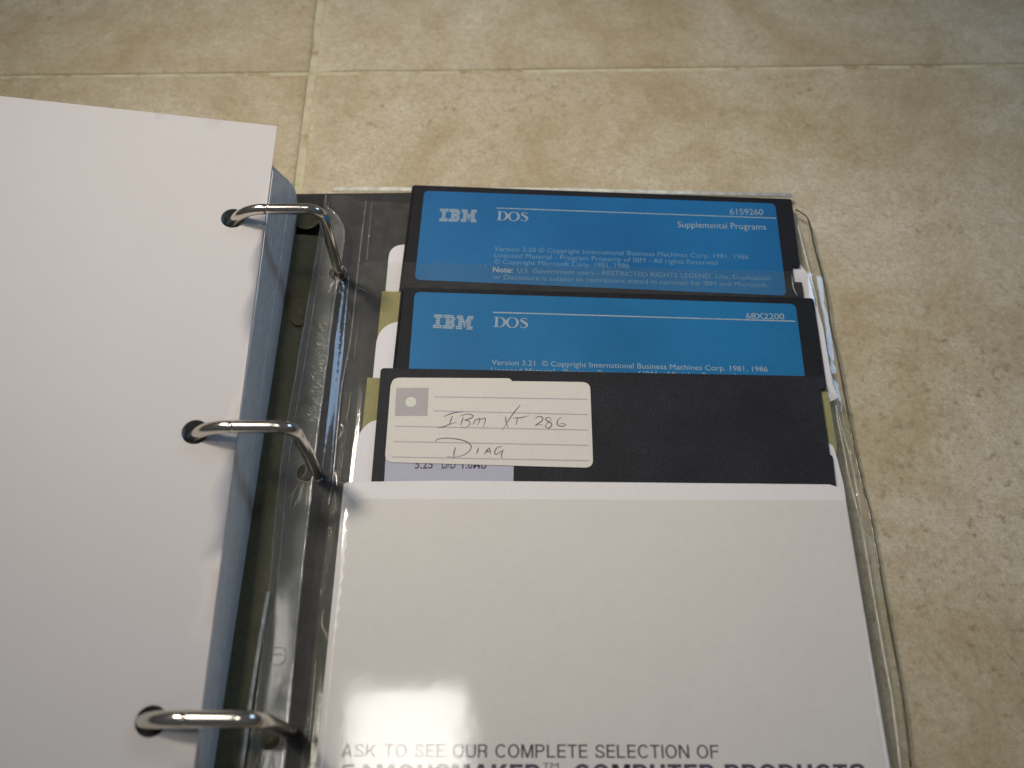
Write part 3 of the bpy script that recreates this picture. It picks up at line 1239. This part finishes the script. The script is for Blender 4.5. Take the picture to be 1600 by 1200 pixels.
link('printed_dot', polys_mesh([circle(cx, cy, 1.65, 24)], Z + .03), M['label_dot'], root3)
for s, e in (((679, 620), (918, 624)), ((678, 642), (918, 648)), ((617, 666), (919, 672)), ((615, 690), (920, 696)), ((612, 714), (920, 720))):
    rule(s, e, 1.7, Z, root3, M['label_line'])
strokes = [
    [(205, 190), (300, 155), (400, 145)], [(290, 185), (272, 230), (255, 275)], [(145, 298), (200, 290), (260, 265), (330, 245)],
    [(395, 195), (378, 240), (365, 280)], [(365, 185), (430, 165), (485, 180), (470, 205), (410, 225), (450, 235), (455, 265), (420, 292), (380, 290)],
    [(510, 215), (498, 245), (485, 270)], [(510, 225), (550, 210), (545, 240), (530, 275)], [(550, 225), (590, 205), (605, 215), (600, 250), (580, 300)],
    [(940, 80), (860, 180), (765, 325)], [(800, 190), (805, 240), (825, 300)], [(870, 205), (950, 200), (1025, 182)], [(915, 205), (900, 275)],
    [(1085, 205), (1120, 190), (1155, 200), (1145, 235), (1085, 275), (1120, 265), (1160, 275)],
    [(1235, 205), (1200, 200), (1185, 220), (1215, 240), (1245, 265), (1220, 300), (1185, 290), (1195, 260), (1230, 235), (1240, 210)],
    [(1335, 195), (1300, 230), (1300, 270), (1340, 285), (1375, 270), (1350, 255), (1320, 265)],
    [(125, 430), (150, 408), (230, 398), (340, 408), (430, 435), (468, 475), (455, 515), (400, 560), (310, 580), (235, 575)],
    [(322, 485), (305, 530), (302, 595)], [(540, 490), (530, 522), (520, 555)], [(595, 555), (625, 510), (645, 490)], [(645, 490), (655, 550)],
    [(610, 530), (650, 522)], [(765, 478), (720, 490), (695, 530), (710, 555), (760, 520), (790, 515)], [(775, 520), (760, 555), (765, 595)]]
quads = []
for st in strokes:
    pts = [Vector(at(660 + x / 6.154, 620 + y / 6.154, Z)) for x, y in st]
    pts = smooth_line(pts, 7)
    if len(pts) == 2:
        pts = [pts[0].lerp(pts[1], k / 8) for k in range(9)]
    quads += ribbon_quads(pts, lambda t, tt: 0.30 * (.55 + .6 * math.sin(math.pi * min(1, t * 1.1 + .05))))
link('handwriting', polys_mesh(quads, Z + .035), M['pen'], root3)

# ================================================================== POCKET FILMS
pocket([(558, 430), (470, 1200)], [(1286, 440), (1400, 1200)], [(575, 408), (1262, 425)], ZP1, M['film_flat'])
pocket([(540, 600), (470, 1200)], [(1316, 610), (1402, 1200)], [(560, 603), (1300, 612)], ZP2, M['film_flat'])
pocket([(517, 770), (468, 1200)], [(1343, 760), (1404, 1200)], [(538, 779), (1322, 782)], ZP3, M['film_flat'])
# crinkled weld bits at the side welds; the notch sliver stands in for reflection
for pts, r in (([(537, 768), (530, 770)], .5), ([(505, 955), (503, 975), (509, 990), (511, 1000)], .4), ([(1237, 430), (1240, 450), (1246, 462)], .35),
               ([(1266, 432), (1270, 455), (1274, 468)], .3), ([(494, 1030), (488, 1100), (483, 1160)], .25), ([(512, 985), (513, 1010)], .3),
               ([(1308, 620), (1313, 660), (1330, 720), (1345, 800), (1368, 950), (1385, 1060)], .28)):
    P3 = [Vector((*at(u, v, 7.5), 7.5)) for u, v in pts]
    P3 = smooth_line(P3, 6)
    link('crinkle_glint', tube(P3, lambda t, r=r: .08 + r * .6 * math.sin(math.pi * t), 6, .5), M['crease_glint'], vp)
